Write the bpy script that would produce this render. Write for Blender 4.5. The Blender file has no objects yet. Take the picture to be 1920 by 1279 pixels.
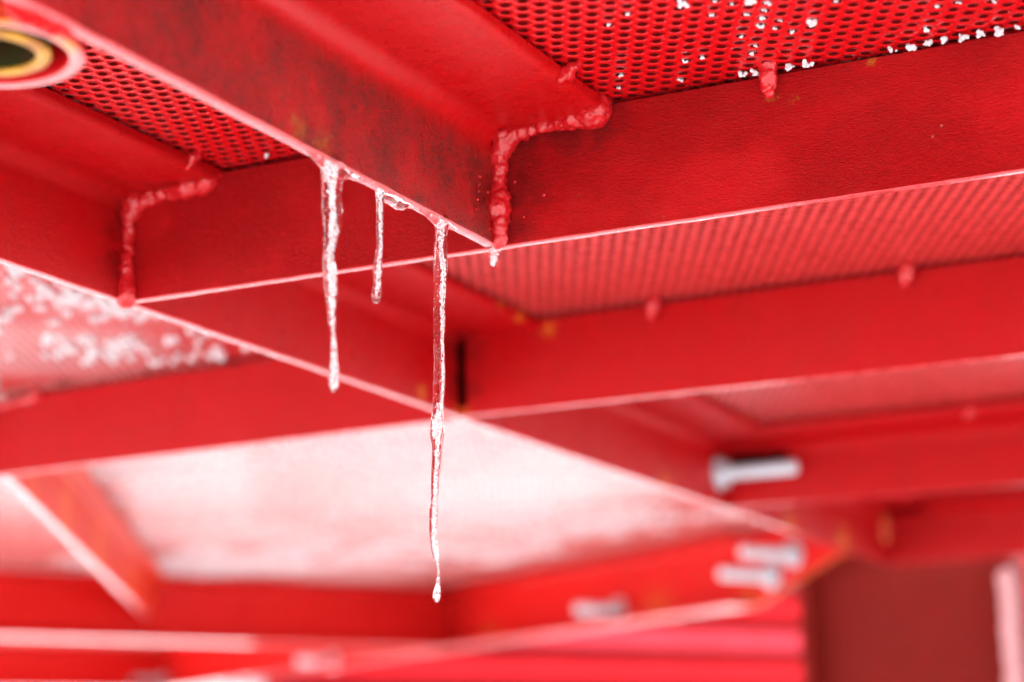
import bpy, bmesh, math, random
import numpy as np
from mathutils import Vector, Matrix, noise

sc = bpy.context.scene
C = sc.collection
R = math.radians
rnd = random.Random(7)

# ------------------------------------------------------------------ camera
cam_d = bpy.data.cameras.new('camera')
cam = bpy.data.objects.new('camera', cam_d)
C.objects.link(cam)
ZC = 1.25
right = Vector((0.90385128, 0.42740096, -0.01952653))
down = Vector((-0.10934271, 0.18662866, -0.97632675))
fwd = Vector((-0.41363878, 0.88458926, 0.21541773))
m = Matrix.Identity(4)
for i in range(3):
    m[i][0], m[i][1], m[i][2] = right[i], -down[i], -fwd[i]
m[2][3] = ZC
cam.matrix_world = m
cam_d.sensor_width = 36.0
cam_d.lens = 73.125
cam_d.clip_start = 0.05
cam_d.clip_end = 2000
cam_d.dof.use_dof = True
cam_d.dof.focus_distance = 1.50
cam_d.dof.aperture_fstop = 3.3
sc.camera = cam

# ------------------------------------------------------------------ world, sun, exposure
SUN_EL, SUN_AZ = R(38), R(200)
w = bpy.data.worlds.new('World')
sc.world = w
w.use_nodes = True
nt = w.node_tree
nt.nodes.clear()
sky = nt.nodes.new('ShaderNodeTexSky')
sky.sky_type = 'NISHITA'
sky.sun_disc = False
sky.sun_elevation = SUN_EL
sky.sun_rotation = SUN_AZ
sky.dust_density = 3.0
sky.air_density = 1.0
hs = nt.nodes.new('ShaderNodeHueSaturation')
hs.inputs['Saturation'].default_value = 0.12      # overcast: a white sky
bg = nt.nodes.new('ShaderNodeBackground')
bg.inputs['Strength'].default_value = 0.15
out = nt.nodes.new('ShaderNodeOutputWorld')
nt.links.new(sky.outputs[0], hs.inputs['Color'])
nt.links.new(hs.outputs[0], bg.inputs['Color'])
nt.links.new(bg.outputs[0], out.inputs['Surface'])
sun_d = bpy.data.lights.new('sun', 'SUN')
sun_d.energy = 1.2
sun_d.angle = R(14)
sun_d.color = (1.0, 0.96, 0.9)
sun = bpy.data.objects.new('sun', sun_d)
C.objects.link(sun)
sd = Vector((math.sin(SUN_AZ) * math.cos(SUN_EL), math.cos(SUN_AZ) * math.cos(SUN_EL), math.sin(SUN_EL)))
sun.rotation_euler = (-sd).to_track_quat('-Z', 'Y').to_euler()
sc.view_settings.view_transform = 'Standard'
sc.view_settings.look = 'None'
sc.view_settings.gamma = 1
sc.view_settings.use_curve_mapping = False
sc.view_settings.exposure = 2.1
sc.cycles.max_bounces = 12
sc.cycles.transmission_bounces = 12
sc.cycles.diffuse_bounces = 5
sc.cycles.glossy_bounces = 5
sc.cycles.use_denoising = True

HB = ZC + 0.414       # underside of the beams
HT = ZC + 0.514       # top of the beams
ICICLE = {
 1: [(1.1364, 1.6668, 0.0058), (1.1437, 1.6644, 0.00741), (1.1485, 1.6612, 0.00858), (1.1474, 1.6539, 0.00768), (1.1463, 1.6467, 0.00714), (1.1465, 1.639, 0.00704), (1.1472, 1.6319, 0.00739), (1.1468, 1.6238, 0.00685), (1.1465, 1.6189, 0.00597), (1.1447, 1.6112, 0.00473), (1.1433, 1.6051, 0.00402), (1.1425, 1.5963, 0.00429), (1.144, 1.5905, 0.00471), (1.145, 1.5799, 0.00453), (1.1457, 1.574, 0.00418), (1.1462, 1.5684, 0.00339), (1.1464, 1.5609, 0.00278), (1.1467, 1.5559, 0.00261), (1.1481, 1.5512, 0.00156), (1.1482, 1.5477, 0.00148), (1.149, 1.5411, 0.00214), (1.1491, 1.5329, 0.0026), (1.1494, 1.5248, 0.00329), (1.1488, 1.518, 0.00355), (1.149, 1.5149, 0.00328), (1.149, 1.5124, 0.00242)],
 2: [(1.2109, 1.667, 0.00331), (1.2127, 1.6598, 0.00313), (1.2126, 1.6502, 0.00294), (1.2125, 1.6464, 0.00276), (1.2116, 1.6366, 0.00275), (1.212, 1.6235, 0.00247), (1.2094, 1.6115, 0.00292), (1.2086, 1.6068, 0.00328), (1.2089, 1.6005, 0.00309), (1.2079, 1.5935, 0.003), (1.2067, 1.5869, 0.00354), (1.2065, 1.5839, 0.00272)],
 3: [(1.2987, 1.6671, 0.00563), (1.3037, 1.6644, 0.00603), (1.3059, 1.6597, 0.00535), (1.3047, 1.6533, 0.00466), (1.3036, 1.6446, 0.00504), (1.3032, 1.6365, 0.00513), (1.3032, 1.6281, 0.00542), (1.3025, 1.62, 0.00522), (1.3016, 1.6074, 0.00492), (1.3007, 1.5993, 0.00443), (1.3004, 1.587, 0.00461), (1.2991, 1.5726, 0.00408), (1.2995, 1.5605, 0.00392), (1.2992, 1.5488, 0.00429), (1.2985, 1.5405, 0.00448), (1.2972, 1.5286, 0.00418), (1.2966, 1.5208, 0.00437), (1.2955, 1.5126, 0.00511), (1.2949, 1.5055, 0.00568), (1.2948, 1.5009, 0.00492), (1.2947, 1.4971, 0.00416), (1.2941, 1.489, 0.00377), (1.2926, 1.4789, 0.00339), (1.2914, 1.4734, 0.0031), (1.2899, 1.4603, 0.00272), (1.2887, 1.4515, 0.00318), (1.2874, 1.4431, 0.00289), (1.2866, 1.4344, 0.00279), (1.2867, 1.4284, 0.00288), (1.2885, 1.4219, 0.0027), (1.29, 1.4179, 0.00233), (1.292, 1.4136, 0.00158), (1.2937, 1.4097, 0.00093), (1.2943, 1.4038, 0.00093), (1.2936, 1.3985, 0.00158), (1.2918, 1.3926, 0.00251), (1.2909, 1.3894, 0.00288), (1.2911, 1.3868, 0.00185)],
 4: [(1.3948, 1.6699, 0.00492), (1.3947, 1.6673, 0.00574), (1.395, 1.6623, 0.00512), (1.3938, 1.6573, 0.0043), (1.3922, 1.6527, 0.00327), (1.3926, 1.6507, 0.00184)],
}
FILM = {
 1: [(1.1136, 1.6644, 0.00104), (1.1203, 1.6637, 0.00174), (1.1251, 1.6629, 0.00244), (1.1306, 1.6622, 0.00315), (1.1693, 1.6616, 0.00215), (1.1787, 1.6623, 0.00162), (1.189, 1.6628, 0.00145), (1.1987, 1.663, 0.00128)],
 2: [(1.2238, 1.66, 0.00371), (1.2316, 1.6604, 0.0041), (1.2394, 1.6601, 0.00449), (1.2449, 1.66, 0.00338), (1.2521, 1.6622, 0.00226), (1.2602, 1.6626, 0.00114)],
 3: [(1.2732, 1.664, 0.00134), (1.2814, 1.6636, 0.00192), (1.2881, 1.6629, 0.0027), (1.3195, 1.663, 0.00236), (1.3291, 1.6633, 0.00118)],
 4: [(1.3731, 1.6635, 0.00121), (1.3796, 1.6633, 0.00163)],
}
HOLE_SNOW = [(-0.443, 1.23), (-0.434, 1.237), (-0.423, 1.241), (-0.415, 1.248), (-0.403, 1.254), (-0.396, 1.26), (-0.419, 1.259), (-0.402, 1.271), (-0.406, 1.283), (-0.437, 1.271), (-0.419, 1.282), (-0.413, 1.292), (-0.406, 1.305), (-0.418, 1.305), (-0.401, 1.319), (-0.399, 1.293), (-0.381, 1.305), (-0.435, 1.316), (-0.309, 1.357), (-0.483, 1.338), (-0.47, 1.337), (-0.439, 1.349), (-0.432, 1.338), (-0.28, 1.321), (-0.493, 1.237), (-0.511, 1.247), (-0.537, 1.348), (-0.549, 1.372), (-0.501, 1.373), (-0.296, 1.322), (-0.255, 1.331), (-0.357, 1.28)]
GAP_SNOW = [(-0.4543, 1.385, 1.7684), (-0.4444, 1.385, 1.768), (-0.4184, 1.385, 1.7684), (-0.4052, 1.385, 1.7681), (-0.3433, 1.385, 1.7698), (-0.331, 1.385, 1.7688), (-0.3179, 1.385, 1.7696), (-0.3058, 1.385, 1.769), (-0.293, 1.385, 1.7687), (-0.2813, 1.385, 1.7697), (-0.2682, 1.385, 1.7697), (-0.2552, 1.385, 1.7709), (-0.8613, 1.385, 1.7634)]

# ------------------------------------------------------------------ helpers
def tag(o, label=None, cat=None, group=None, kind=None):
    if label: o['label'] = label
    if cat: o['category'] = cat
    if group: o['group'] = group
    if kind: o['kind'] = kind
    return o

def empty(name, loc):
    o = bpy.data.objects.new(name, None)
    C.objects.link(o)
    o.location = loc
    return o

def link(name, me, mat, parent=None):
    o = bpy.data.objects.new(name, me)
    if mat and not me.materials: me.materials.append(mat)
    C.objects.link(o)
    if parent:
        o.parent = parent
        o.matrix_parent_inverse = Matrix.Translation(-Vector(parent.location))
    return o

def mesh(name, vs, fs, mat, parent=None, smooth=False):
    me = bpy.data.meshes.new(name)
    me.from_pydata([tuple(v) for v in vs], [], fs)
    me.update()
    if smooth:
        me.polygons.foreach_set('use_smooth', [True] * len(me.polygons))
    return link(name, me, mat, parent)

def extrude(name, sec, p0, p1, u, mat, parent=None, caps=True, smooth_ang=32, sheen=None):
    """sec: closed list of (u, v) points; v is measured from p.z"""
    p0, p1, u = Vector(p0), Vector(p1), Vector(u).normalized()
    vs, fs = [], []
    n = len(sec)
    L = (p1 - p0).length
    k = max(2, min(400, int(L / 0.012)))
    for i in range(k + 1):
        p = p0.lerp(p1, i / k)
        for j_, (a, b) in enumerate(sec):
            w1_ = noise.noise(p * 38 + Vector((a * 60, 0, b * 60))) * 0.0005
            w2_ = noise.noise(p * 45 + Vector((5, a * 60, b * 60))) * 0.0005
            vs.append(p + u * (a + (w1_ if 0 < i < k else 0)) + Vector((0, 0, b + (w2_ if b < 0.05 else 0))))
    for i in range(k):
        for j in range(n):
            a, b = i * n + j, i * n + (j + 1) % n
            fs.append((a, b, b + n, a + n))
    if caps:
        fs.append(tuple(range(n))[::-1]); fs.append(tuple(range(k * n, k * n + n)))
    me = bpy.data.meshes.new(name)
    me.from_pydata([tuple(v) for v in vs], [], fs)
    if sheen: me.materials.append(mat); me.materials.append(sheen)
    zlo = min(p0.z, p1.z) + 0.002
    bm = bmesh.new(); bm.from_mesh(me)
    bmesh.ops.recalc_face_normals(bm, faces=bm.faces)
    for f in bm.faces: f.smooth = True
    if sheen:
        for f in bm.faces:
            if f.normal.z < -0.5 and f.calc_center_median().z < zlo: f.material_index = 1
    for e in bm.edges:
        if len(e.link_faces) == 2 and e.calc_face_angle(0) > R(smooth_ang): e.smooth = False
    bm.to_mesh(me); bm.free()
    return link(name, me, mat, parent)

def arc(cx, cy, r, a0, a1, n=6):
    return [(cx + r * math.cos(R(a0 + (a1 - a0) * i / n)), cy + r * math.sin(R(a0 + (a1 - a0) * i / n))) for i in range(n + 1)]

def L_section(H, W, t, ri=0.016, rt=0.006):
    """leg u in [-t, 0], flange reaching u = W on top; the hollow side faces +u"""
    e = 0.0011
    s = []
    s += arc(-t + e, e, e, 180, 270, 3)
    s += arc(-e, e, e, 270, 360, 3)
    s += arc(ri, H - t - ri, ri, 180, 90, 7)
    s += arc(W - rt, H - t + rt, rt, 270, 360, 5)
    s += [(W, H), (-t, H)]
    return s

def C_section(H, W, t, ri=0.012):
    """web u in [-t, 0], flanges top and bottom reaching u = W"""
    s = [(-t, 0), (W - 0.002, 0)] + arc(W - 0.002, 0.002, 0.002, 270, 360, 2) + [(W, t)]
    s += arc(ri, t + ri, ri, 270, 180, 5)
    s += arc(ri, H - t - ri, ri, 180, 90, 5)
    s += [(W, H - t), (W, H), (-t, H)]
    return s

def box(name, c, d, mat, parent=None, bev=0.002, rot=None):
    bm = bmesh.new()
    bmesh.ops.create_cube(bm, size=1)
    for v in bm.verts: v.co = Vector((v.co.x * d[0], v.co.y * d[1], v.co.z * d[2]))
    if bev: bmesh.ops.bevel(bm, geom=bm.edges[:], offset=bev, segments=2, affect='EDGES', profile=0.5)
    if rot is not None: bmesh.ops.rotate(bm, verts=bm.verts, matrix=Matrix.Rotation(rot, 3, 'Z'))
    bmesh.ops.translate(bm, verts=bm.verts, vec=Vector(c))
    me = bpy.data.meshes.new(name); bm.to_mesh(me); bm.free()
    return link(name, me, mat, parent)

_ico = {}
def ico(sub):
    if sub not in _ico:
        bm = bmesh.new(); bmesh.ops.create_icosphere(bm, subdivisions=sub, radius=1)
        bm.verts.ensure_lookup_table()
        _ico[sub] = (np.array([v.co[:] for v in bm.verts]), np.array([[v.index for v in f.verts] for f in bm.faces]))
        bm.free()
    return _ico[sub]

def balls_mesh(name, balls, sub=2):
    V, F = ico(sub)
    n = len(V)
    b = np.array([(x, y, z, r) for x, y, z, r in balls])
    vs = (V[None] * b[:, None, 3:4] + b[:, None, :3]).reshape(-1, 3)
    fs = (F[None] + (np.arange(len(b)) * n)[:, None, None]).reshape(-1, 3)
    me = bpy.data.meshes.new(name)
    me.vertices.add(len(vs)); me.vertices.foreach_set('co', vs.ravel())
    me.loops.add(fs.size); me.loops.foreach_set('vertex_index', fs.ravel().astype(np.int32))
    me.polygons.add(len(fs)); me.polygons.foreach_set('loop_start', np.arange(0, fs.size, 3, dtype=np.int32))
    me.polygons.foreach_set('loop_total', np.full(len(fs), 3, dtype=np.int32))
    me.update(calc_edges=True)
    return me

def fill(chain, step=0.35, jit=0.0):
    """dense balls along a chain of (x, y, z, r) knots"""
    res = []
    for a, b in zip(chain[:-1], chain[1:]):
        L = (Vector(b[:3]) - Vector(a[:3])).length
        n = max(1, int(L / (step * max(0.0005, min(a[3], b[3])))))
        for i in range(n):
            t = i / n
            r = a[3] * (1 - t) + b[3] * t
            p = [a[k] * (1 - t) + b[k] * t + (rnd.uniform(-1, 1) * jit * r if jit else 0) for k in range(3)]
            res.append((p[0], p[1], p[2], r * (1 + rnd.uniform(-1, 1) * jit)))
    res.append(tuple(chain[-1]))
    return res

def goo(name, balls, voxel, smooth, mat, parent=None, disp=0.0, dscale=300.0, sub=2):
    """one continuous surface round a set of balls"""
    me = balls_mesh(name, balls, sub)
    o = bpy.data.objects.new(name, me)
    C.objects.link(o)
    md = o.modifiers.new('r', 'REMESH'); md.mode = 'VOXEL'; md.voxel_size = voxel
    if smooth:
        sm = o.modifiers.new('s', 'SMOOTH'); sm.iterations = smooth; sm.factor = 0.5
    dg = bpy.context.evaluated_depsgraph_get()
    me2 = bpy.data.meshes.new_from_object(o.evaluated_get(dg))
    bpy.data.objects.remove(o); bpy.data.meshes.remove(me)
    me2.name = name
    if disp:
        n = len(me2.vertices)
        co = np.empty(n * 3); me2.vertices.foreach_get('co', co); co = co.reshape(-1, 3)
        no = np.empty(n * 3); me2.vertex_normals.foreach_get('vector', no); no = no.reshape(-1, 3)
        d = np.array([noise.noise(Vector(c) * dscale) + 0.5 * noise.noise(Vector(c) * dscale * 2.3) for c in co])
        co = co + no * (d * disp)[:, None]
        me2.vertices.foreach_set('co', co.ravel()); me2.update()
    me2.polygons.foreach_set('use_smooth', [True] * len(me2.polygons))
    me2.materials.clear()
    return link(name, me2, mat, parent)

# ------------------------------------------------------------------ materials
class N:
    def __init__(s, name):
        s.m = bpy.data.materials.new(name); s.m.use_nodes = True
        s.t = s.m.node_tree; s.t.nodes.clear()
        s.out = s.t.nodes.new('ShaderNodeOutputMaterial')
        s.b = s.t.nodes.new('ShaderNodeBsdfPrincipled')
        s.t.links.new(s.b.outputs[0], s.out.inputs[0])
        s.tc = s.t.nodes.new('ShaderNodeTexCoord').outputs['Object']
    def set(s, k, v):
        i = s.b.inputs[k]
        if hasattr(v, 'links'): s.t.links.new(v, i)
        else: i.default_value = v
    def conn(s, v, i):
        if hasattr(v, 'links'): s.t.links.new(v, i)
        else: i.default_value = v
    def mapping(s, scale=(1, 1, 1), rot=(0, 0, 0)):
        n = s.t.nodes.new('ShaderNodeMapping'); n.inputs['Scale'].default_value = scale
        n.inputs['Rotation'].default_value = rot
        s.t.links.new(s.tc, n.inputs[0]); return n.outputs[0]
    def noise(s, scale, detail=4, rough=0.55, vec=None, dist=0.0):
        n = s.t.nodes.new('ShaderNodeTexNoise'); n.inputs['Scale'].default_value = scale
        n.inputs['Detail'].default_value = detail; n.inputs['Roughness'].default_value = rough
        n.inputs['Distortion'].default_value = dist
        s.t.links.new(vec or s.tc, n.inputs['Vector']); return n.outputs[0]
    def vor(s, scale, vec=None, feat='F1'):
        n = s.t.nodes.new('ShaderNodeTexVoronoi'); n.inputs['Scale'].default_value = scale; n.feature = feat
        s.t.links.new(vec or s.tc, n.inputs['Vector']); return n.outputs['Distance']
    def ramp(s, v, a, b, lo=0.0, hi=1.0):
        n = s.t.nodes.new('ShaderNodeMapRange'); n.interpolation_type = 'SMOOTHSTEP'
        n.inputs[1].default_value = a; n.inputs[2].default_value = b
        n.inputs[3].default_value = lo; n.inputs[4].default_value = hi
        s.t.links.new(v, n.inputs[0]); return n.outputs[0]
    def math(s, op, a, b=0.0):
        n = s.t.nodes.new('ShaderNodeMath'); n.operation = op
        s.conn(a, n.inputs[0]); s.conn(b, n.inputs[1]); return n.outputs[0]
    def mix(s, f, a, b):
        n = s.t.nodes.new('ShaderNodeMix'); n.data_type = 'RGBA'
        s.conn(f, n.inputs[0])
        for v, i in ((a, 6), (b, 7)):
            if hasattr(v, 'links'): s.t.links.new(v, n.inputs[i])
            else: n.inputs[i].default_value = (*v, 1)
        return n.outputs[2]
    def near(s, p, r):
        """1 at p falling to 0 at distance r"""
        n = s.t.nodes.new('ShaderNodeVectorMath'); n.operation = 'DISTANCE'
        s.t.links.new(s.tc, n.inputs[0]); n.inputs[1].default_value = p
        return s.ramp(n.outputs['Value'], 0, r, 1, 0)
    def bump(s, h, strength, dist, prev=None):
        n = s.t.nodes.new('ShaderNodeBump'); n.inputs['Strength'].default_value = strength
        n.inputs['Distance'].default_value = dist
        s.t.links.new(h, n.inputs['Height'])
        if prev: s.t.links.new(prev, n.inputs['Normal'])
        return n.outputs[0]

RED = (0.40, 0.0020, 0.0040)
DEEP = (0.30, 0.0015, 0.003)
RUST = (0.30, 0.10, 0.01)

def paint(name, base=RED, deep=DEEP, rough=0.33, wrinkle=None, wr_amt=0.5, spots=(), grime=0.0, grime_col=(0.10, 0.02, 0.012), specks=True,
          frost=(), rust_col=RUST, spec=0.11, coat=0.0, frost_amt=1.0, dirt_shade=(), coat_r=0.10, gtop=None, gain=0.42, wr_d=0.0045):
    s = N(name)
    big = s.ramp(s.noise(9, 5, 0.6), 0.35, 0.7)
    fine = s.ramp(s.noise(160, 4, 0.6), 0.35, 0.7)
    col = s.mix(s.math('MULTIPLY', big, 0.22), base, deep)
    stk = s.ramp(s.noise(1.0, 4, 0.6, vec=s.mapping((7, 7, 210))), 0.45, 0.72)
    col = s.mix(s.math('MULTIPLY', stk, 0.35), col, deep)
    col = s.mix(s.math('MULTIPLY', fine, 0.25), col, deep)
    if grime:
        g = s.ramp(s.noise(26, 8, 0.72), 0.34, 0.68)
        g2 = s.ramp(s.noise(420, 3, 0.6), 0.3, 0.65)
        if gtop:
            sx = s.t.nodes.new('ShaderNodeSeparateXYZ'); s.t.links.new(s.tc, sx.inputs[0])
            g = s.math('MULTIPLY', g, s.ramp(sx.outputs[2], gtop - 0.02, gtop, 1, 0))
        col = s.mix(s.math('MULTIPLY', s.math('MULTIPLY', g, g2), grime), col, grime_col)
    if specks:
        v = s.ramp(s.vor(95), 0.05, 0.12, 1, 0)
        pick = s.ramp(s.noise(23, 3), 0.56, 0.64)
        col = s.mix(s.math('MULTIPLY', s.math('MULTIPLY', v, pick), 0.65), col, (0.25, 0.06, 0.01))
        v2 = s.ramp(s.vor(60), 0.03, 0.08, 1, 0)
        pick2 = s.ramp(s.noise(17, 3, vec=s.mapping((1.3, 1.1, 1.2), (1, 2, 0))), 0.58, 0.66)
        col = s.mix(s.math('MULTIPLY', s.math('MULTIPLY', v2, pick2), 0.5), col, (0.7, 0.25, 0.22))
    if dirt_shade:  # corner shadow round the welds painted into the colour, plus some dirt
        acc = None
        for p, r in dirt_shade:
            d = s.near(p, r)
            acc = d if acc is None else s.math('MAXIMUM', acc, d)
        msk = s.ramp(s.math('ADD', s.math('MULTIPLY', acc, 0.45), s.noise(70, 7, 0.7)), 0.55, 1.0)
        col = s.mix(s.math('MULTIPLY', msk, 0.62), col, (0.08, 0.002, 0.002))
    if spots:
        acc = None
        for p, r in spots:
            d = s.near(p, r)
            acc = d if acc is None else s.math('MAXIMUM', acc, d)
        nz = s.noise(260, 6, 0.75, dist=0.6)
        msk = s.math('MULTIPLY', s.ramp(s.math('ADD', s.math('MULTIPLY', acc, gain), nz), 0.80, 0.93), 0.85)
        col = s.mix(msk, col, rust_col)
    rgh = s.ramp(s.noise(60, 4), 0.3, 0.7, rough - 0.06, rough + 0.12)
    if frost:
        acc = None
        for p, r in frost:
            d = s.near(p, r)
            acc = d if acc is None else s.math('MAXIMUM', acc, d)
        nz = s.noise(210, 6, 0.75, dist=0.5)
        msk = s.math('MULTIPLY', s.ramp(s.math('ADD', s.math('MULTIPLY', acc, 0.5), nz), 0.70, 0.92), frost_amt)
        col = s.mix(msk, col, (0.85, 0.82, 0.82))
        rgh = s.math('ADD', rgh, s.math('MULTIPLY', msk, 0.3))
    s.set('Base Color', col)
    s.set('Roughness', rgh)
    s.set('Specular IOR Level', spec)
    if coat:
        s.set('Coat Weight', coat); s.set('Coat Roughness', coat_r); s.set('Coat IOR', 1.31)
    nrm = s.bump(s.noise(45, 4, 0.6), 0.35, 0.0012)
    if wrinkle:
        h = s.noise(1.0, 5, 0.62, vec=s.mapping(wrinkle), dist=0.9)
        h = s.math('MULTIPLY', h, s.ramp(s.noise(11, 3), 0.3, 0.6, 0.35, 1.0))
        if gtop:
            h = s.math('MULTIPLY', h, s.ramp(sx.outputs[2], gtop - 0.02, gtop, 1, 0.12))
        nrm = s.bump(h, wr_amt, wr_d, nrm)
        pit = s.ramp(s.vor(70), 0.0, 0.10, 0, 1)
        nrm = s.bump(pit, 0.35, 0.0006, nrm)
    else:
        nrm = s.bump(s.noise(420, 3, 0.6), 0.4, 0.0004, nrm)
    s.set('Normal', nrm)
    return s.m

def simple(name, col, rough, metal=0.0, nscale=80, var=0.25, bump=0.3, col2=None, bdist=0.001):
    s = N(name)
    c2 = col2 or tuple(c * 0.5 for c in col)
    s.set('Base Color', s.mix(s.math('MULTIPLY', s.ramp(s.noise(nscale, 5), 0.3, 0.7), var * 2 if var < 0.5 else 1.0), col, c2))
    s.set('Roughness', rough); s.set('Metallic', metal)
    s.set('Normal', s.bump(s.noise(nscale * 3, 4), bump, bdist))
    return s.m

M_nearA = paint('red_paint_grimy', wrinkle=(300, 520, 560), wr_amt=1.0, grime=1.0, gtop=HT - 0.018, gain=0.36, wr_d=0.0032, dirt_shade=[((-0.65, 1.385, 1.675), 0.05), ((-0.65, 1.37, 1.70), 0.055)], rough=0.27, base=(0.44, 0.003, 0.004), deep=(0.33, 0.002, 0.003), spec=0.24, grime_col=(0.055, 0.012, 0.006),
                spots=[((-0.66, 1.125, 1.670), 0.04), ((-0.66, 1.095, 1.674), 0.035), ((-0.665, 1.378, 1.664), 0.014)],
                rust_col=(0.33, 0.095, 0.008))
M_nearB = paint('red_paint_wrinkled', wrinkle=(300, 620, 800), wr_amt=0.9, grime=0.15, dirt_shade=[((-0.65, 1.385, 1.68), 0.05), ((-0.65, 1.385, 1.71), 0.06), ((-0.645, 1.385, 1.74), 0.06), ((-0.60, 1.385, 1.745), 0.045), ((-0.57, 1.385, 1.75), 0.04)], rough=0.34,
                spots=[((-0.437, 1.385, 1.748), 0.02), ((-0.42, 1.385, 1.742), 0.014), ((-0.69, 1.388, 1.664), 0.014), ((-0.36, 1.385, 1.76), 0.012)],
                rust_col=(0.36, 0.10, 0.012))
M_beam = paint('red_paint_beam', wrinkle=(260, 420, 500), wr_amt=0.35, grime=0.18, dirt_shade=[((-1.005, 1.39, 1.69), 0.05), ((-1.005, 1.39, 1.73), 0.05), ((-0.96, 1.39, 1.75), 0.04), ((-1.0, 2.0, 1.70), 0.04), ((-1.0, 2.0, 1.74), 0.05)], rough=0.33,
               spots=[((-0.916, 1.98, 1.76), 0.03), ((-0.915, 1.93, 1.764), 0.02), ((-1.01, 1.93, 1.675), 0.03), ((-1.01, 2.02, 1.665), 0.04), ((-0.90, 2.015, 1.75), 0.03),
                      ((-1.01, 2.65, 1.665), 0.06), ((-1.01, 3.2, 1.665), 0.09), ((-1.01, 3.5, 1.665), 0.12)],
               rust_col=(0.5, 0.12, 0.012))
M_brace = paint('red_paint_rusty', wrinkle=(260, 420, 500), wr_amt=0.3, grime=0.0, rough=0.34, base=(0.66, 0.035, 0.012), deep=(0.6, 0.04, 0.01),
                spots=[((-1.76, 2.3, 1.70), 0.12), ((-1.95, 2.6, 1.70), 0.14), ((-2.2, 3.0, 1.70), 0.14), ((-2.5, 3.5, 1.70), 0.1)], rust_col=(0.80, 0.15, 0.015), gain=0.5)
M_far = paint('red_paint_far', rough=0.30, grime=0.1, base=(0.60, 0.014, 0.012), deep=(0.5, 0.008, 0.007),
              spots=[((-1.6, 4.2, 1.618), 0.2), ((-1.35, 4.0, 1.62), 0.12), ((-2.2, 4.6, 1.62), 0.15)], rust_col=(0.6, 0.16, 0.03))
M_sheen = paint('red_paint_underside_sheen', base=(0.62, 0.05, 0.055), deep=(0.50, 0.02, 0.025), rough=0.26, specks=True, spec=0.55, coat=0.45)  # paler base paints in the snow light reflected by beam undersides
M_sheen_far = paint('rusted_underside_sheen', base=(0.62, 0.05, 0.04), deep=(0.55, 0.04, 0.02), rough=0.28, specks=False, spec=0.8, coat=0.8,
                    spots=[((-1.6, 4.2, 1.618), 0.3), ((-1.35, 4.0, 1.62), 0.2)], rust_col=(0.6, 0.2, 0.04))  # underside reflection painted into the base, with real rust spots
M_sheet = paint('red_paint_sheet', rough=0.27, coat=0.8, coat_r=0.2, specks=True, base=(0.58, 0.004, 0.007), deep=(0.42, 0.002, 0.004),
                frost=[((-0.69, 0.99, 1.768), 0.07)])
M_sheet_mid = paint('red_paint_sheet_sheen', rough=0.27, coat=1.0, coat_r=0.16, base=(0.66, 0.045, 0.042), deep=(0.55, 0.025, 0.025))  # lighter base stands for grazing reflection on the middle sheets
M_sheet_far = paint('red_paint_sheet_frosted', rough=0.25, base=(0.62, 0.008, 0.010), deep=(0.46, 0.004, 0.006), coat=1.0, frost_amt=0.35,
                    frost=[((-1.5, 1.9, 1.768), 0.35), ((-1.25, 1.75, 1.768), 0.2), ((-1.9, 2.6, 1.768), 0.3), ((-1.4, 2.6, 1.768), 0.3), ((-1.5, 3.2, 1.768), 0.4), ((-2.3, 3.4, 1.768), 0.4)])
M_edge = paint('rusty_orange_edge', base=(0.62, 0.12, 0.05), deep=(0.5, 0.1, 0.03), rough=0.4, specks=False)
M_sheet_pale = paint('red_paint_sheet_pale_sheen', rough=0.2, base=(0.74, 0.25, 0.23), deep=(0.72, 0.19, 0.18), specks=False, coat=0.4, coat_r=0.2, frost_amt=0.4, spec=0.3,
                     frost=[((-1.9, 2.6, 1.768), 0.4), ((-1.3, 2.5, 1.768), 0.35), ((-1.5, 3.2, 1.768), 0.5), ((-2.3, 3.4, 1.768), 0.5), ((-2.4, 4.2, 1.768), 0.4)])  # pale base holds the painted grazing reflection, frost patches on top
M_weld = paint('red_paint_weld', rough=0.22, base=(0.50, 0.010, 0.014), deep=(0.30, 0.003, 0.005), specks=False, spec=0.5)
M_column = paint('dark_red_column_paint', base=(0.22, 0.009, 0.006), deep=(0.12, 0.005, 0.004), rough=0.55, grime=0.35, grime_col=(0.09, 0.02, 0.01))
M_pale = paint('frost_lit_edge_paint', base=(0.70, 0.40, 0.41), deep=(0.6, 0.25, 0.26), rough=0.4, specks=False)  # pale tone of a lit flange edge with some frost
M_dark = simple('dark_shade', (0.016, 0.001, 0.001), 1.0)  # near-black used only for the painted shade pieces
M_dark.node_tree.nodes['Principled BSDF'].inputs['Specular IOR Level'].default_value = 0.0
M_hole = simple('dark_hole_edge', (0.11, 0.002, 0.002), 0.9, 0, 400, 0.4, 0.3, (0.06, 0.002, 0.001))  # walls inside the holes, a darker red than the sheet
M_hole.node_tree.nodes['Principled BSDF'].inputs['Specular IOR Level'].default_value = 0.05
M_mat = simple('sky_block_dark', (0.06, 0.002, 0.002), 1.0)  # dark backing added above the holes to keep sky light out
M_mat.node_tree.nodes['Principled BSDF'].inputs['Specular IOR Level'].default_value = 0.05
M_zinc = simple('zinc_plate', (0.62, 0.72, 0.77), 0.3, 0.3, 140, 0.2, 0.2)
M_snow = simple('snow', (0.80, 0.80, 0.82), 0.8, 0, 900, 0.4, 0.8, (0.55, 0.52, 0.54), 0.0012)
M_ground = simple('snow_ground', (0.84, 0.85, 0.87), 0.7, 0, 2.0, 0.1, 0.5, (0.74, 0.76, 0.79), 0.03)
M_wall = paint('red_paint_panels', base=(0.55, 0.010, 0.018), rough=0.35, grime=0.1)
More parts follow.
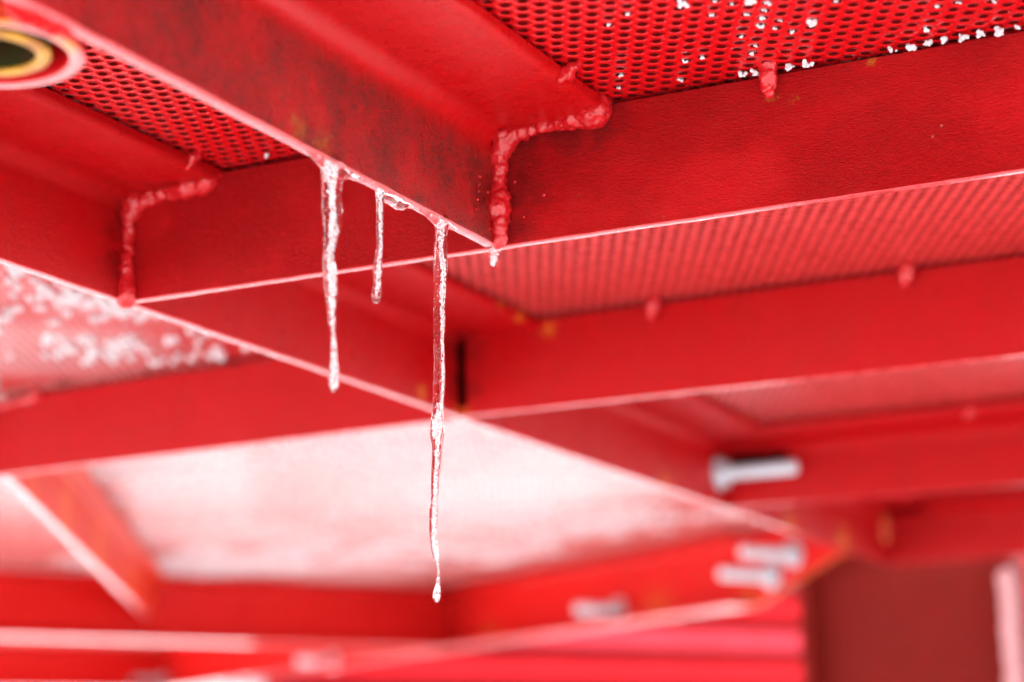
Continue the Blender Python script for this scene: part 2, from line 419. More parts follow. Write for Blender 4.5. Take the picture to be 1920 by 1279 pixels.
M_pipe = paint('red_paint_pipe', base=(0.45, 0.006, 0.008), rough=0.3, specks=False,
               spots=[((-0.69, 0.85, 1.667), 0.035), ((-0.70, 0.83, 1.667), 0.03)], rust_col=(0.55, 0.24, 0.012))
M_pring = paint('tube_rim_sheen', base=(0.66, 0.16, 0.16), deep=(0.6, 0.08, 0.08), rough=0.25, specks=False, coat=0.6, spots=[((-0.685, 0.885, 1.664), 0.04), ((-0.70, 0.84, 1.664), 0.05)], rust_col=(0.7, 0.26, 0.03))  # underside reflection painted pale on the rim, with real rust
M_sleeve = simple('rusty_yellow_sleeve', (0.52, 0.28, 0.015), 0.5, 0, 60, 0.45, 0.4, (0.28, 0.09, 0.01))
M_olive = simple('dark_olive_plug', (0.014, 0.022, 0.004), 0.9, 0, 60, 0.4, 0.4, (0.035, 0.012, 0.003))
M_olive.node_tree.nodes['Principled BSDF'].inputs['Specular IOR Level'].default_value = 0.1

def ice_mat():
    s = N('clear_ice')
    s.set('Base Color', (1, 1, 1, 1)); s.set('Roughness', 0.03); s.set('IOR', 1.31)
    s.set('Transmission Weight', 1.0)
    h = s.noise(420, 3, 0.6); n = s.bump(h, 0.10, 0.0005)
    n = s.bump(s.noise(120, 2, 0.5), 0.3, 0.0015, n)
    s.set('Normal', n)
    return s.m
M_ice = ice_mat()
def frost_mat():
    s = N('white_frozen_core')
    s.set('Base Color', (0.97, 0.97, 0.98, 1)); s.set('Roughness', 0.5)
    st = s.noise(1.0, 4, 0.7, vec=s.mapping((1000, 1000, 330)))
    s.set('Alpha', s.ramp(st, 0.45, 0.54, 0.0, 1.0))
    s.set('Normal', s.bump(s.noise(1500, 3), 0.6, 0.0005))
    return s.m
M_core = frost_mat()

# ------------------------------------------------------------------ the setting
g = mesh('ground', [(-300, -300, 0), (300, -300, 0), (300, 300, 0), (-300, 300, 0)], [(0, 1, 2, 3)], M_ground)
tag(g, kind='structure')

# ------------------------------------------------------------------ the platform frame
plat = empty('steel_platform', (-1.0, 2.0, HB))
tag(plat, 'red painted steel platform seen from below, beams welded under perforated deck sheets', 'platform')

LA = L_section(0.100, 0.095, 0.0105)
LB = L_section(0.0985, 0.09, 0.0095, 0.012, 0.004)
X, Y = Vector((1, 0, 0)), Vector((0, 1, 0))
# beams running away from the viewer, hollow side towards +x
b = extrude('beam', LA, (-0.66, -1.50, HB), (-0.66, 1.3875, HB), X, M_nearA, plat, sheen=M_sheen)
tag(b, 'nearest beam, grimy dark web, icicles along its lower edge')
extrude('beam', LA, (-1.010, -1.50, HB), (-1.010, 3.80, HB), X, M_beam, plat, sheen=M_sheen)
# cross beams, flat face towards the viewer
b = extrude('beam', LB, (-1.009, 1.3985, HB), (0.60, 1.372, HB), (-0.016, -1, 0), M_nearB, plat)
def cross(x0, x1, y0, y1, sec=None, hollow_away=True, mat=None, z=HB):
    s = sec or LB
    t = -min(a for a, _ in s)
    if hollow_away:
        # leg front face at y; flange reaches away
        return extrude('beam', [(a + t, v) for a, v in s], (x0, y0, z), (x1, y1, z), (0, 1, 0), mat or M_beam, plat, sheen=M_sheen)
    return extrude('beam', s, (x0, y0, z), (x1, y1, z), (0, -1, 0), mat or M_beam, plat, sheen=M_sheen)
bpy.data.objects.remove(b)
b = cross(-1.009, 0.73, 1.3985, 1.368, mat=M_nearB)
cross(-1.009, 0.73, 2.022, 1.985)
cross(-1.72, -1.0215, 2.085, 2.028)
LB3 = L_section(0.0985, 0.115, 0.0095, 0.02, 0.006)
cross(-1.009, 0.73, 2.897, 2.88, LB3, False)
cross(-1.009, 0.73, 3.80, 3.76, LB3, False, z=HB + 0.0005)
# slanting beam at the left, between two panels
dA = Vector((-2.85 + 1.69, 4.09 - 2.133, 0)).normalized()
pA = Vector((dA.y, -dA.x, 0))
b = extrude('beam', L_section(0.098, 0.03, 0.013, 0.008), (-1.69, 2.10, HB), (-2.83, 4.065, HB), pA, M_brace, plat, sheen=M_sheen)
tag(b, 'slanting beam with orange rust on its web')
# edge channels of the platform
PZ = ZC + 0.367
CS = C_section(HT - 0.0015 - PZ, 0.06, 0.008)
d1 = Vector((-0.824, 0.566, 0)).normalized(); n1 = Vector((-0.566, -0.824, 0)).normalized()
s1 = Vector((-1.34, 3.978, PZ))
extrude('beam', CS, s1, s1 + d1 * 9, n1, M_far, plat, sheen=M_sheen_far)
d2 = Vector((-0.5, -0.87, 0)).normalized(); n2 = Vector((0.87, -0.5, 0)).normalized()
c2 = Vector((-2.37, 4.69, PZ + 0.001))
CS2 = C_section(HT - 0.0025 - PZ, 0.06, 0.008)
extrude('beam', CS2, c2 - d2 * 0.004, c2 + d2 * 2.6, n2, M_far, plat, sheen=M_sheen_far)
c3 = c2 + d1 * 2.0 + Vector((0, 0, 0.001))
extrude('beam', CS2, c3 - d2 * 0.004, c3 + d2 * 2.8, n2, M_far, plat, sheen=M_sheen_far)
# plate closing the corner above the column, its lower edge cut on the slant
gv = [(-1.015, 3.755, HT - 0.002), (-1.34, 3.978, HT - 0.002), (-1.34, 3.978, PZ), (-1.129, 3.833, ZC + 0.440), (-1.015, 3.755, ZC + 0.452)]
th = Vector((0.566, 0.824, 0)) * 0.02
vs = [Vector(v) for v in gv] + [Vector(v) + th for v in gv]
n = len(gv)
mesh('gusset_plate', vs, [tuple(range(n)), tuple(range(n, 2 * n))[::-1]] + [(i, i + n, (i + 1) % n + n, (i + 1) % n) for i in range(n)], M_far, plat)
gp = bpy.data.objects['gusset_plate'].data
gp.materials.append(M_edge)
for f in gp.polygons[2:]: f.material_index = 1

# ------------------------------------------------------------------ perforated deck sheets (real round holes on a hexagonal lattice)
PITCH, HR, ST = 0.0135, 0.0036, 0.0035
O0 = np.array([-0.51906, 1.19221])
th0 = math.atan2(0.909, -0.416)
U1 = np.array([math.cos(th0), math.sin(th0)]) * PITCH
U2 = np.array([math.cos(th0 + math.pi / 3), math.sin(th0 + math.pi / 3)]) * PITCH
def lattice(poly):
    P = np.array(poly)
    Mi = np.linalg.inv(np.array([U1, U2]).T)
    q = (Mi @ (P - O0).T).T
    i0, i1 = int(q[:, 0].min()) - 1, int(q[:, 0].max()) + 2
    j0, j1 = int(q[:, 1].min()) - 1, int(q[:, 1].max()) + 2
    I, J = np.meshgrid(np.arange(i0, i1), np.arange(j0, j1))
    pts = O0 + I.ravel()[:, None] * U1 + J.ravel()[:, None] * U2
    ins = np.ones(len(pts), bool)
    A = sum(P[k][0] * P[(k + 1) % len(P)][1] - P[(k + 1) % len(P)][0] * P[k][1] for k in range(len(P)))
    s = 1 if A > 0 else -1
    for k in range(len(P)):
        a, c = P[k], P[(k + 1) % len(P)]
        ins &= s * ((c[0] - a[0]) * (pts[:, 1] - a[1]) - (c[1] - a[1]) * (pts[:, 0] - a[0])) > 0
    return pts[ins]
ZS = HT + 0.0035
def sheet(poly, mat, label=None, nh=12, walls=True, z=ZS):
    c = lattice(poly)
    rc = PITCH / math.sqrt(3)
    ang_c = [th0 + math.pi / 6 + k * math.pi / 3 for k in range(6)]
    outer = []
    if nh == 12:
        for k in range(6):
            a0 = np.array([math.cos(ang_c[k]), math.sin(ang_c[k])]) * rc
            a1 = np.array([math.cos(ang_c[(k + 1) % 6]), math.sin(ang_c[(k + 1) % 6])]) * rc
            outer += [a0, (a0 + a1) / 2]
        hole = [np.array([math.cos(ang_c[0] + i * math.pi / 6), math.sin(ang_c[0] + i * math.pi / 6)]) for i in range(12)]
    else:
        outer = [np.array([math.cos(a), math.sin(a)]) * rc for a in ang_c]
        hole = [np.array([math.cos(a), math.sin(a)]) for a in ang_c]
    m_ = len(outer)
    rng = np.random.RandomState(3)
    outer = np.array(outer); hole = np.array(hole)
    k = len(c)
    rj = HR * (1 + rng.uniform(-0.07, 0.05, k))[:, None, None] * (1 + rng.uniform(-0.03, 0.03, (k, m_, 1)))
    layers = [(c[:, None, :] + outer[None], 0.0)]
    layers.append((c[:, None, :] + hole[None] * rj, 0.0))
    if walls: layers.append((c[:, None, :] + hole[None] * rj * 1.05, ST))
    nl = len(layers)
    V = np.zeros((k, nl * m_, 3))
    for i, (xy, dz) in enumerate(layers):
        V[:, i * m_:(i + 1) * m_, :2] = xy; V[:, i * m_:(i + 1) * m_, 2] = z + dz
    q = []
    for l in range(nl - 1):
        for i in range(m_):
            j = (i + 1) % m_
            q.append((l * m_ + j, l * m_ + i, (l + 1) * m_ + i, (l + 1) * m_ + j))
    Q = (np.array(q)[None] + (np.arange(k) * nl * m_)[:, None, None]).reshape(-1, 4)
    me = bpy.data.meshes.new('perforated_sheet')
    V = V.reshape(-1, 3)
    me.vertices.add(len(V)); me.vertices.foreach_set('co', V.ravel())
    me.loops.add(Q.size); me.loops.foreach_set('vertex_index', Q.ravel().astype(np.int32))
    me.polygons.add(len(Q)); me.polygons.foreach_set('loop_start', np.arange(0, Q.size, 4, dtype=np.int32))
    me.polygons.foreach_set('loop_total', np.full(len(Q), 4, dtype=np.int32))
    me.update(calc_edges=True)
    me.materials.append(mat); me.materials.append(M_hole)
    nq = (nl - 1) * m_
    mi = np.zeros((k, nq), np.int32); mi[:, (nl - 2) * m_:] = 1
    if nl > 2: me.polygons.foreach_set('material_index', mi.ravel())
    o = link('perforated_sheet', me, mat, plat)
    if label: o['label'] = label
    return o
sheet([(-0.62, 0.75), (0.30, 0.75), (0.30, 1.43), (-0.62, 1.43)], M_sheet, 'nearest right sheet, snow showing in some holes')
sheet([(-0.965, 0.75), (-0.622, 0.75), (-0.622, 1.43), (-0.965, 1.43)], M_sheet)
sheet([(-0.965, 1.432), (0.35, 1.432), (0.35, 2.06), (-0.965, 2.06)], M_sheet_mid)
sheet([(-0.965, 2.062), (0.40, 2.062), (0.40, 2.86), (-0.965, 2.86)], M_sheet_mid, nh=6, walls=True)
sheet([(-0.965, 2.862), (0.40, 2.862), (0.40, 3.80), (-0.965, 3.80)], M_sheet, nh=6, walls=False)
sheet([(-2.3, 1.0), (-0.967, 1.0), (-0.967, 2.055), (-2.3, 2.055)], M_sheet_far, 'left sheet with clusters of snow in its holes', nh=6, walls=True)
fa = (-1.74, 2.057)
def on1(x): return (x, (2.52 + 0.566 * -x) / 0.824 + 0.0)
sheet([fa, (-0.967, 2.057), (-0.967, 3.74), (-1.05, 3.79), (-2.375, 4.695), (-2.84, 4.08)], M_sheet_pale, 'pale sheet beyond the second cross beam, frost patches and painted sheen', nh=6, walls=False)
sheet([(-2.9, 2.057), (-1.742, 2.057), (-2.842, 4.08), (-3.6, 2.55)], M_sheet_pale, nh=6, walls=False)
slab_far = [(-2.40, 4.70), (-3.68, 2.46), (-9.0, 7.2), (-8.2, 8.69)]
# an added dark mat that shuts sky light out of the holes, snow above it
MP = [(-0.9, -1.6), (0.75, -1.6), (0.75, 3.82), (-1.05, 3.82), (-2.38, 4.72), (-3.75, 2.35), (-3.2, -0.4)]
def slab(name, poly, z0, z1, mat, parent=None):
    n = len(poly)
    vs = [(x, y, z0) for x, y in poly] + [(x, y, z1) for x, y in poly]
    return mesh(name, vs, [tuple(range(n))[::-1], tuple(range(n, 2 * n))] + [(i, (i + 1) % n, (i + 1) % n + n, i + n) for i in range(n)], mat, parent)
slab('deck_sheet', slab_far, HT + 0.001, HT + 0.02, M_sheet_pale, plat)
slab('deck_sheet', [(-3.0, -1.55), (0.73, -1.55), (0.73, 0.745), (-3.0, 0.745)], HT + 0.0012, HT + 0.0034, M_sheet, plat)
slab('sky_block_mat', MP, ZS + ST + 0.0005, ZS + ST + 0.007, M_mat, plat)
tag(slab('snow_cover', [(x * 0.995, y) for x, y in MP], ZS + ST + 0.0075, ZS + ST + 0.07, M_snow), kind='structure')

# ------------------------------------------------------------------ welds
def weld(pts, parent=plat, label=None, vox=0.0011, mat=M_weld, seed=0, spat=True):
    r = random.Random(seed)
    dense = []
    for a, b_ in zip(pts[:-1], pts[1:]):
        L = (Vector(b_[:3]) - Vector(a[:3])).length
        n = max(1, int(L / 0.0026))
        for i in range(n):
            t = i / n
            lump = 1 + 0.42 * noise.noise(Vector((seed * 7.7, len(dense) * 0.17, 0.5)))
            dense.append(tuple((a[k] * (1 - t) + b_[k] * t + r.uniform(-1, 1) * 0.0012) if k < 3 else (a[3] * (1 - t) + b_[3] * t) * 1.18 * lump for k in range(4)))
    dense.append(pts[-1])
    o = goo('weld_bead', dense, vox, 5, mat, parent, 0.0012, 210, sub=2)
    if label: o['label'] = label
    return o
def corner_weld(x, y, seed, big=1.0, x2=0.088):
    z0, z1 = HB + 0.003, HT - 0.0165
    pts = [(x + .003, y - .003, z0 - .002, .0056 * big), (x + .003, y - .003, z0 + .012, .0062 * big), (x + .003, y - .003, z0 + .026, .0064 * big),
           (x + .003, y - .003, z0 + .036, .0048 * big), (x + .003, y - .002, z0 + .050, .0045 * big), (x + .004, y - .003, z1 - .012, .0062 * big),
           (x + .009, y - .004, z1 - .001, .0072 * big), (x + .020, y - .002, z1 + .003, .0052 * big), (x + .033, y - .002, z1 + .005, .0050 * big),
           (x + .048, y - .003, z1 + .006, .0055 * big), (x + .060, y - .004, z1 + .007, .0070 * big), (x + .074, y - .004, z1 + .008, .0078 * big),
           (x + x2 - .002, y - .004, z1 + .010, .0098 * big), (x + x2 + .005, y - .003, z1 + .013, .0062 * big)]
    return weld(pts, seed=seed)
w1 = corner_weld(-0.66, 1.389, 1, 1.12, 0.086)
w1['label'] = 'weld at the near beam corner, lumpy and glossy'
corner_weld(-1.01, 1.397, 21, 1.12, 0.084)
corner_weld(-1.72, 2.08, 3, 0.8)
# tack welds between sheet and beam
weld([(-0.566, 1.300, HT - 0.010, .0035), (-0.562, 1.305, HT - 0.003, .005), (-0.555, 1.309, HT + 0.003, .0035)], seed=5)
weld([(-0.438, 1.3845, HT - 0.016, .0042), (-0.437, 1.383, HT - 0.009, .0064), (-0.437, 1.382, HT - 0.002, .0062), (-0.438, 1.382, HT + 0.003, .0052), (-0.430, 1.377, HT + 0.0045, .0030)], seed=6)
weld([(-0.918, 1.352, HT - 0.008, .0035), (-0.914, 1.352, HT, .005), (-0.91, 1.353, HT + 0.004, .004)], seed=7)
for x, y in ((-0.776, 2.01), (-0.50, 2.0), (-0.62, 2.79)):
    weld([(x, y, HT - 0.014, .005), (x + .003, y - .002, HT - 0.004, .0075), (x + .006, y, HT + 0.004, .005)], seed=8)
sp = [(-0.66 + rnd.uniform(.002, .07), 1.386, HB + rnd.uniform(.01, .07), rnd.uniform(.0005, .0013)) for _ in range(9)]
sp += [(-0.6595, 1.386 - rnd.uniform(.01, .04), HB + rnd.uniform(.005, .085), rnd.uniform(.0005, .0014)) for _ in range(9)]
me = balls_mesh('weld_spatter', sp, 2); me.polygons.foreach_set('use_smooth', [True] * len(me.polygons))
tag(link('weld_spatter', me, M_weld, plat), kind='stuff')

box('joint_shade', (-1.005, 2.0165, HB + 0.049), (0.007, 0.006, 0.078), M_dark, plat, 0.001)  # dark strip standing for the shade in the open joint
box('flange_shade', (-0.955, 2.8925, HT - 0.034), (0.085, 0.004, 0.022), M_dark, plat, 0.0015)  # thin dark plate painting in the shade under the flange
# ------------------------------------------------------------------ bolts
def bolt(p, d, L=0.11, r=0.011, head=0.019, hl=0.016):
    """nut against the plate at p, threaded end reaching L along d"""
    d = Vector(d).normalized()
    q = d.to_track_quat('Z', 'Y').to_matrix().to_4x4()
    T = Matrix.Translation(Vector(p)) @ q
    def lathe(prof, n, name, hexa=False):
        vs, fs = [], []
        for rr, z in prof:
            for i in range(n):
                a = 2 * math.pi * i / n
                vs.append(T @ Vector((rr * math.cos(a), rr * math.sin(a), z)))
        for k in range(len(prof) - 1):
            for i in range(n):
                a, c = k * n + i, k * n + (i + 1) % n
                fs.append((a, c, c + n, a + n))
        fs.append(tuple(range(n))[::-1]); fs.append(tuple(range((len(prof) - 1) * n, len(prof) * n)))
        return vs, fs
    prof = [(r, 0)]
    z = hl
    while z < L - 0.004:
        prof += [(r, z), (r * 0.92, z + 0.001), (r, z + 0.002)]; z += 0.0022
    prof += [(r * 0.85, L)]
    vs, fs = lathe(prof, 16, 'bolt')
    o = mesh('bolt', vs, fs, M_zinc, plat)
    vs, fs = lathe([(head * 0.95, 0.003), (head, 0.005), (head, hl - 0.002), (head * 0.93, hl)], 6, 'nut')
    k = mesh('nut', vs, fs, M_zinc); k.parent = o
    vs, fs = lathe([(head * 1.2, 0.0002), (head * 1.2, 0.0028)], 24, 'washer')
    k = mesh('washer', vs, fs, M_zinc); k.parent = o
    for ch in o.children: ch.matrix_parent_inverse = Matrix.Identity(4)
    return o
def fix(o):
    for ch in o.children: ch.matrix_parent_inverse = Matrix.Identity(4)
b1 = bolt((-1.0095, 2.862, 1.711), (1, 0.0, 0), 0.12, 0.011, 0.021)
for p in ((-1.224, 3.899, 1.706), (-1.283, 3.939, 1.672), (-1.741, 4.254, 1.652), (-2.937, 5.076, 1.636), (-4.01, 5.813, 1.655), (-4.554, 6.186, 1.675), (-3.35, 5.36, 1.60)):
    bolt(Vector(p) + n1 * 0.002, n1, 0.125 if p[0] > -1.5 else 0.11, 0.0125, 0.022)

# ------------------------------------------------------------------ support column
col = empty('support_column', (-1.02, 3.98, 0))
tag(col, 'dark red steel column standing under the platform corner', 'column')
CZ = HT - 0.004
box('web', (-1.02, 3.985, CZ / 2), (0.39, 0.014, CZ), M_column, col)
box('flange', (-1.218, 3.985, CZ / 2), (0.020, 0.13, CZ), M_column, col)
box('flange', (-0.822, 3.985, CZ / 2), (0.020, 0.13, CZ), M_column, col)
r9 = random.Random(9)
goo('frost_lit_edge', [(-0.822 + r9.uniform(-.004, .004), 3.915, HB - 0.02 - i * 0.006, r9.uniform(.011, .016)) for i in range(70)], 0.003, 2, M_pale, col)  # frost near the top; the rest paints the lit flange edge pale

# ------------------------------------------------------------------ tube socket, top left
def ring(name, c, ro, ri, z0, z1, mat, parent, rim=None, seg=96, e=0.0015):
    prof = [(ro, z1), (ro, z0 + e), (ro - e * .3, z0 + e * .3), (ro - e, z0), (ri + e, z0), (ri + e * .3, z0 + e * .3), (ri, z0 + e), (ri, z1)]
    vs, fs = [], []
    for rr, z in prof:
        for i in range(seg):
            a = 2 * math.pi * i / seg
            vs.append((c[0] + rr * math.cos(a), c[1] + rr * math.sin(a), z))
    for k in range(len(prof)):
        for i in range(seg):
            a, b_ = k * seg + i, k * seg + (i + 1) % seg
            c_, d_ = ((k + 1) % len(prof)) * seg + (i + 1) % seg, ((k + 1) % len(prof)) * seg + i
            fs.append((a, d_, c_, b_))
    o = mesh(name, vs, fs, mat, parent, smooth=True)
    if rim:
        o.data.materials.append(rim)
        for f in o.data.polygons:
            if f.normal.z < -0.5: f.material_index = 1
    return o
PC = (-0.7341, 0.8763)
tube = empty('tube_socket', (PC[0], PC[1], HB))
tag(tube, 'open round steel tube with a rusty yellow inner sleeve, hanging down beside the nearest beam', 'tube')
ring('outer_tube', PC, 0.0565, 0.0475, HB, HT + 0.002, M_pipe, tube, M_pring)
ring('inner_sleeve', PC, 0.0375, 0.0295, HB, HB + 0.003, M_sleeve, tube)
ring('lining', PC, 0.0374, 0.0297, HB + 0.0033, HT + 0.001, M_olive, tube)
slab('plug', [(PC[0] + 0.03 * math.cos(a * math.pi / 12), PC[1] + 0.03 * math.sin(a * math.pi / 12)) for a in range(24)], HB + 0.055, HB + 0.07, M_olive, tube)
weld([(-0.676, 0.83, HB + .004, .006), (-0.674, 0.86, HB + .006, .008), (-0.674, 0.885, HB + .008, .007)], parent=tube, seed=12, mat=M_pipe)

# ------------------------------------------------------------------ icicles
SR = Vector((0.904, 0.427, -0.02))          # across the icicle
CORE = {   # along each icicle (index, offset fraction, radius fraction); fractions of the local radius
 1: [(0, -.1, .45), (2, -.15, .6), (4, .0, .45), (6, .05, .25), (7, .12, .5), (9, .22, .6), (12, .22, .62), (14, .15, .65), (16, .1, .55), (18, .0, .3), (20, 0, .6), (24, 0, .72), (25, 0, .5)],
 2: [(0, .0, .6), (3, .15, .5), (5, .25, .5), (7, .2, .6), (9, .1, .55), (10, 0, .25)],
 3: [(0, -.1, .6), (3, .0, .55), (4, .0, .3), (6, .3, .35), (8, .38, .45), (9, .35, .42), (11, .45, .32), (13, .5, .22), (15, .45, .25), (16, .2, .55), (17, 0, .75), (18, 0, .78), (19, 0, .45), (21, .05, .4), (24, .1, .5), (27, .2, .55), (31, .2, .5), (33, 0, .4), (35, 0, .75), (37, 0, .6)],
 4: [(0, 0, .7), (2, 0, .75), (4, 0, .6)],
}
LABELS = {
 1: 'thick icicle furthest left under the nearest beam, white core and narrow waist',
 2: 'short slim icicle between the two long ones, with rounded lower end',
 3: 'longest thin icicle with a knot halfway and a drop at its tip',
 4: 'tiny white ice drop hanging at the end corner of the nearest beam',
}
XI = -0.6655
for k, rows in ICICLE.items():
    ch = [(XI, y, z, r) for y, z, r in rows]
    balls = fill(ch, 0.22)
    if k != 4:
        f = FILM[k]
        for i in range(len(f) - 1):
            a, b_ = f[i], f[i + 1]
            if abs(a[0] - b_[0]) < 0.02:
                balls += fill([(XI, a[0], a[1], a[2]), (XI, b_[0], b_[1], b_[2])], 0.3)
    if k == 1:
        balls += fill([(XI, 1.1306, 1.6622, .0032), (XI, 1.1437, 1.663, .006)], 0.3)
        balls += fill([(XI, 1.155, 1.660, .006), (XI, 1.1693, 1.6616, .0023)], 0.3)
    if k == 2:
        balls += fill([(XI, 1.213, 1.660, .003), (XI, 1.2238, 1.66, .0037)], 0.3)
    if k == 3:
        balls += fill([(XI, 1.2881, 1.6629, .0027), (XI, 1.300, 1.6635, .005)], 0.3)
        balls += fill([(XI, 1.308, 1.662, .0045), (XI, 1.3195, 1.663, .0023)], 0.3)
    o = goo('icicle', balls, 0.00038, 7, M_ice, None, 0.00022, 150)
    tag(o, LABELS[k], 'icicle', 'icicles under the nearest beam')
    # frozen white core, a little off centre, ragged
    cc = []
    for idx, off, fr in CORE[k]:
        y, z, r = rows[idx]
        cc.append((XI + SR.x * off * r, y + SR.y * off * r, z + SR.z * off * r - (0.002 if idx == 0 else 0), r * fr))
    # follow every row between the knots
    full = []
    for (i0, o0, f0), (i1, o1, f1) in zip(CORE[k][:-1], CORE[k][1:]):
        for i in range(i0, i1):
            t = (i - i0) / (i1 - i0)
            y, z, r = rows[i]; off = (o0 * (1 - t) + o1 * t); fr = f0 * (1 - t) + f1 * t
            full.append((XI + SR.x * off * r, y + SR.y * off * r, z, r * fr * 0.6))
    full.append((*cc[-1][:3], cc[-1][3] * 0.6))
    cb = fill(full, 0.5, 0.34)
    goo('frozen_core', cb, 0.00032, 0, M_core, o, 0.0005, 900)
    # small air bubbles
    bb = []
    for i in range(len(rows) - 1):
        y0, z0, r0 = rows[i]; y1, z1, r1 = rows[i + 1]
        for _ in range(16):
            t = rnd.random(); a = rnd.uniform(0, 2 * math.pi); q = rnd.uniform(0.2, 0.8) * (r0 * (1 - t) + r1 * t)
            bb.append((XI + q * math.cos(a), y0 * (1 - t) + y1 * t + q * math.sin(a), z0 * (1 - t) + z1 * t, rnd.uniform(.00010, .00034)))
    me = balls_mesh('air_bubbles', bb, 1)
    tag(link('air_bubbles', me, M_core, o), kind='stuff')
    for c_ in o.children: c_.matrix_parent_inverse = Matrix.Identity(4)
for k, seg, lab in ((1, FILM[1][4:], 'thin film of ice along the beam edge just right of the thick icicle'),):
    o = goo('ice_film', fill([(XI + .002, y, z + .0008, r) for y, z, r in seg], 0.3), 0.0004, 3, M_ice, None, 0.0003, 200)
    tag(o, lab, 'ice')

# ------------------------------------------------------------------ snow in the holes and in the gap
def clump(p, s, seed, name='snow_clump'):
    r = random.Random(seed)
    balls = []
    for _ in range(7):
        balls.append((p[0] + r.uniform(-1, 1) * s * .7, p[1] + r.uniform(-1, 1) * s * .7, p[2] - r.uniform(-.2, 1) * s * .7, s * r.uniform(.2, .58)))
    return goo(name, balls, s * 0.16, 1, M_snow, None, s * 0.18, 1.6 / s, sub=1)
def snap(x, y):
    q = np.linalg.inv(np.array([U1, U2]).T) @ (np.array([x, y]) - O0)
    q = np.round(q); c = O0 + q[0] * U1 + q[1] * U2
    return c
seen = set()
crumbs = []
for i, (x, y) in enumerate(HOLE_SNOW):
    c = snap(x, y)
    if (round(c[0], 4), round(c[1], 4)) in seen: continue
    seen.add((round(c[0], 4), round(c[1], 4)))
    big = i in (4, 16, 0)
    o = clump((c[0] + rnd.uniform(-.001, .001), c[1] + rnd.uniform(-.001, .001), ZS + 0.0006), 0.0046 if big else rnd.uniform(0.0016, 0.0032), i)
    crumbs.append((c[0], c[1], i, o))
ORD = ['leftmost', 'second', 'third', 'fourth', 'fifth', 'sixth', 'seventh', 'eighth', 'ninth', 'tenth', 'eleventh', 'twelfth', 'thirteenth', 'fourteenth', 'fifteenth',
       'sixteenth', 'seventeenth', 'eighteenth', 'nineteenth', 'twentieth', 'twenty-first', 'twenty-second', 'twenty-third', 'twenty-fourth', 'twenty-fifth', 'twenty-sixth',
       'twenty-seventh', 'twenty-eighth', 'twenty-ninth', 'thirtieth', 'thirty-first', 'thirty-second']
def across(q):
    v = Vector((q[0], q[1], ZS - ZC)); return v.dot(right) / v.dot(fwd)
crumbs.sort(key=across)
for k, (cx, cy, i, o) in enumerate(crumbs):
    lab = 'small white snow crumb in a hole of the nearest right sheet, %s from the left' % ORD[k]
    if k == 0: lab = 'small white snow crumb in a hole of the nearest right sheet, leftmost of all'
    if i == 16: lab = 'largest ragged snow lump hanging from a hole of the nearest right sheet'
    if i == 4: lab = 'tall snow lump in a hole at the top edge, above the tack weld'
    tag(o, lab, 'snow clump', 'snow crumbs in the sheet holes')
for i, (x, y, z) in enumerate(GAP_SNOW):
    o = clump((x, 1.379, HT + 0.0008), rnd.uniform(0.0034, 0.0046) if i < 12 else 0.003, 100 + i)
    if i == 12:
        o.location.y += 0.0
        tag(o, 'single snow bead in the gap above the left half of the near cross beam', 'snow clump')
    elif i < 4:
        tag(o, ['wide snow lump in the beam gap left of the round tack weld', 'narrow snow lump touching the left side of the round tack weld',
                'first snow lump in the beam gap right of the round tack weld', 'second snow lump in the beam gap right of the round tack weld'][i], 'snow clump', 'snow lumps beside the tack weld')
    else:
        tag(o, 'snow lump in the evenly spaced row above the near beam, %s' % ('leftmost' if i == 4 else 'rightmost' if i == 11 else ORD[i - 4] + ' from its left'), 'snow clump', 'row of snow lumps in the gap')
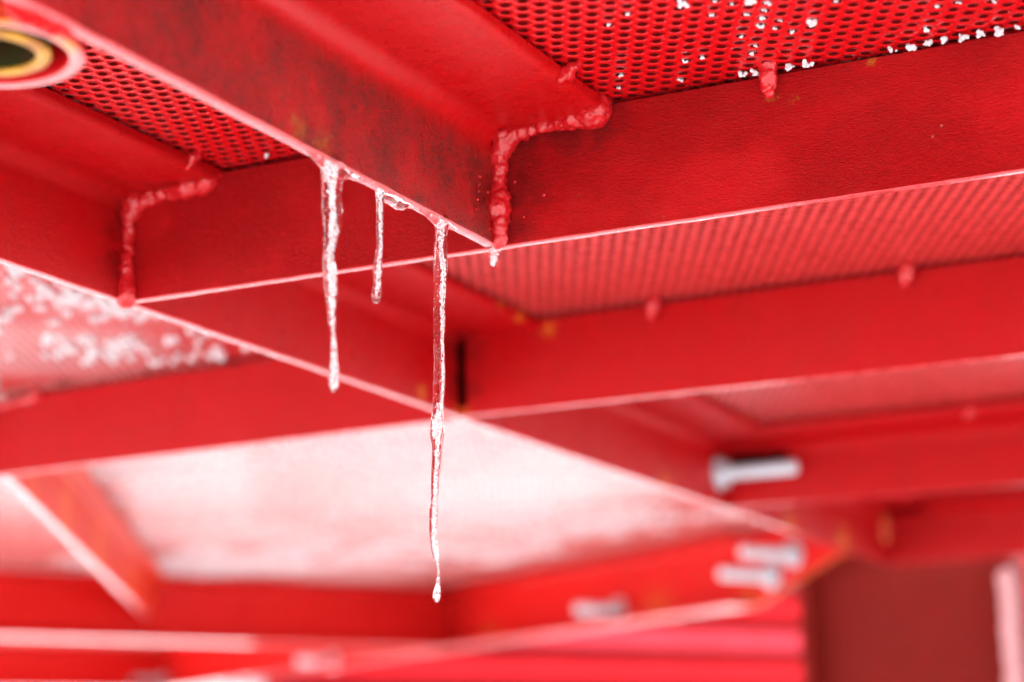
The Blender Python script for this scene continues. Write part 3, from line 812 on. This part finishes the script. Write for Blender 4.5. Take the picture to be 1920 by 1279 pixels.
# the many out of focus ones in the left sheet
balls = []
cells = lattice([(-1.95, 1.45), (-1.03, 1.45), (-1.03, 2.02), (-1.95, 2.02)])
r5 = random.Random(4)
for c in cells:
    v = noise.noise(Vector((c[0] * 5.5, c[1] * 5.5, 3.3))) + 0.5 * noise.noise(Vector((c[0] * 17, c[1] * 17, 1.3)))
    if v > 0.0 + r5.uniform(-.25, .25) and r5.random() < 0.34:
        for _ in range(3):
            balls.append((c[0] + r5.uniform(-.003, .003), c[1] + r5.uniform(-.003, .003), ZS + r5.uniform(-.004, .0), r5.uniform(.003, .0052)))
for c in lattice([(-2.8, 2.1), (-1.03, 2.1), (-1.03, 3.7), (-2.0, 4.2), (-2.8, 4.0)]):
    v = noise.noise(Vector((c[0] * 2.2, c[1] * 2.2, 9.3))) + 0.5 * noise.noise(Vector((c[0] * 9, c[1] * 9, 1.3)))
    if v > 0.22 + r5.uniform(-.15, .25):
        balls.append((c[0] + r5.uniform(-.003, .003), c[1] + r5.uniform(-.003, .003), ZS + r5.uniform(-.002, .001), r5.uniform(.0025, .0045)))
for c in lattice([(-0.45, 1.45), (-0.2, 1.45), (-0.2, 1.62), (-0.45, 1.62)]):
    if r5.random() < 0.05: balls.append((c[0], c[1], ZS, r5.uniform(.003, .005)))
me = balls_mesh('snow', balls, 1); me.polygons.foreach_set('use_smooth', [True] * len(me.polygons))
tag(link('snow', me, M_snow), 'loose snow pressed through the holes of the left and far sheets', 'snow', kind='stuff')

M_rail = [paint('pink_rail_paint', base=(0.62, 0.05, 0.075), rough=0.35, specks=False), M_wall]
# ------------------------------------------------------------------ panelled parapet beyond
wall = empty('panelled_parapet', (-2.4, 7.65, 0))
tag(wall, 'red parapet of long horizontal rails far behind the column', 'parapet')
wd = Vector((0.55, 0.83, 0)).normalized(); wn = Vector((-0.83, 0.55, 0)).normalized()
w0 = Vector((-2.4, 7.65, 0)) - wd * 2.25
rail = [(-0.01, 0.0), (0.105, 0.0), (0.11, 0.005), (0.11, 0.055), (0.105, 0.06), (-0.01, 0.06)]
extrude('back_panel', [(-0.02, 0), (0, 0), (0, 1.28), (-0.02, 1.28)], w0 + Vector((0, 0, 1.28)), w0 + wd * 10 + Vector((0, 0, 1.28)), -wn, M_wall, wall)
for i in range(11):
    z = 1.30 + i * 0.118
    extrude('rail', rail, w0 + Vector((0, 0, z)), w0 + wd * 10 + Vector((0, 0, z)), -wn, M_rail[i % 2], wall)
